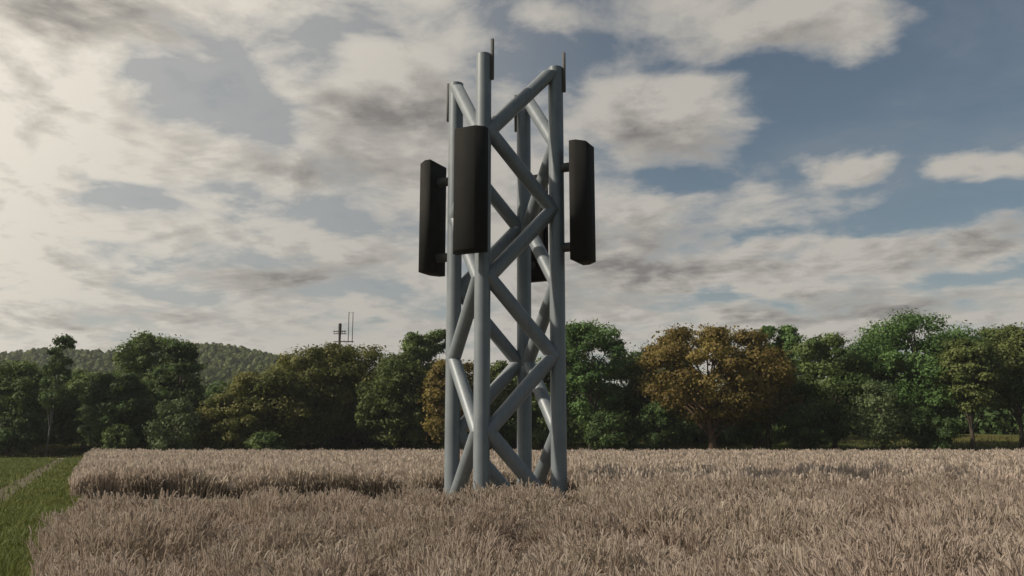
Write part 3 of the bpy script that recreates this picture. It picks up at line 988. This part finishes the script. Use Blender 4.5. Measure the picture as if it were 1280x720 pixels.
DARK = [(460, 140, 115, 34, .8), (410, 218, 120, 24, .8), (340, 350, 130, 24, .75), (110, 20, 170, 30, .8), (840, 290, 110, 18, .75), (800, 335, 160, 18, .75),
        (1060, 385, 170, 18, .8), (170, 402, 130, 10, .5), (890, 195, 100, 28, .95), (960, 55, 110, 18, .6), (790, 170, 60, 30, .5), (760, 380, 120, 22, .5), (1230, 300, 90, 14, .4), (560, 240, 80, 40, .3), (250, 290, 90, 20, .3)]
NSC = 3.1
sh = nt.node('ShaderNodeVectorMath', operation='ADD', inp={0: plane, 1: (sd[0] * .055, sd[1] * .055, 0)}).outputs[0]
n1 = nt.noise(plane, NSC, 12, .58, dist=.2)
n2 = nt.noise(sh, NSC, 12, .58, dist=.2)
n3 = nt.noise(plane, 2.0, 8, .55)
base = nt.math('MULTIPLY_ADD', nt.smooth(nt.math('MULTIPLY', az, -1.0), -26.0, 14.0), .24, .40)
q_ = nt.math('ADD', nt.math('MULTIPLY', X, -.50), nt.math('MULTIPLY', Y, .866))     # the cloud bank lies ahead and to the left
bank = nt.smooth(q_, -.25, .40)
base = nt.math('SUBTRACT', base, nt.math('MULTIPLY', nt.math('SUBTRACT', 1.0, bank), .85))
dens = nt.math('ADD', nt.math('ADD', base, blobs(COVER)), nt.math('MULTIPLY', nt.math('SUBTRACT', n1, .5), 1.95))
veil = nt.math('MULTIPLY', nt.smooth(nt.math('MULTIPLY', az, -1.0), -14.0, 14.0), .46)
veil = nt.math('MAXIMUM', veil, nt.math('MULTIPLY', nt.math('SUBTRACT', 1.0, nt.smooth(el, 1.0, 14.0)), .45))
veil = nt.math('MULTIPLY', veil, bank)
alpha = nt.math('MAXIMUM', nt.smooth(dens, .10, .70), nt.math('MULTIPLY', veil, nt.smooth(dens, -.5, .3)))
thick = nt.smooth(dens, .28, .80)
lit = nt.math('ADD', .5, nt.math('MULTIPLY', nt.math('SUBTRACT', n1, n2), 3.6), clamp=True)
dk = nt.math('ADD', nt.math('ADD', nt.math('MULTIPLY', blobs(DARK), 1.15), nt.math('MULTIPLY', nt.math('SUBTRACT', n3, .5), 1.5)), nt.math('MULTIPLY', nt.math('SUBTRACT', .5, lit), 1.1))
dk = nt.math('MULTIPLY', nt.math('ADD', dk, -.02, clamp=True), nt.math('MULTIPLY_ADD', thick, .95, .05), clamp=True)
cosS = nt.node('ShaderNodeVectorMath', operation='DOT_PRODUCT', inp={0: gen, 1: tuple(sd)}).outputs['Value']
glow = nt.smooth(cosS, .0, .75)
CB = 0.87
bright = nt.mix(glow, (.58 * CB, .545 * CB, .49 * CB), (1.24 * CB, 1.14 * CB, .97 * CB))
grey = nt.mix(glow, (.215 * CB, .20 * CB, .19 * CB), (.42 * CB, .385 * CB, .335 * CB))
ccol = nt.mix(dk, bright, grey)
skyc = nt.node('ShaderNodeVectorMath', operation='SCALE', inp={0: sky.outputs[0], 'Scale': 0.066}).outputs[0]
skyc = nt.mix(1.0, skyc, (1.0, .99, .89), 'MULTIPLY')
wisp = nt.math('MULTIPLY', nt.smooth(nt.noise(plane, 1.6, 10, .62, dist=.6), .45, .80), .20)
alpha = nt.math('MAXIMUM', alpha, wisp)
mixc = nt.mix(nt.math('MULTIPLY', alpha, .96), skyc, ccol)
bg = nt.node('ShaderNodeBackground', inp={'Color': mixc, 'Strength': 1.0})
out = nt.node('ShaderNodeOutputWorld'); nt.l.new(bg.outputs[0], out.inputs[0])
w.cycles.sampling_method = 'MANUAL'; w.cycles.sample_map_resolution = 512

# ------------------------------------------------------------------ render settings
SC.view_settings.view_transform = 'Standard'
SC.view_settings.look = 'None'
SC.view_settings.exposure = 0.0
SC.view_settings.gamma = 1.0
SC.cycles.use_denoising = True
SC.cycles.max_bounces = 6
SC.cycles.diffuse_bounces = 3
SC.cycles.transmission_bounces = 3
SC.cycles.volume_bounces = 0
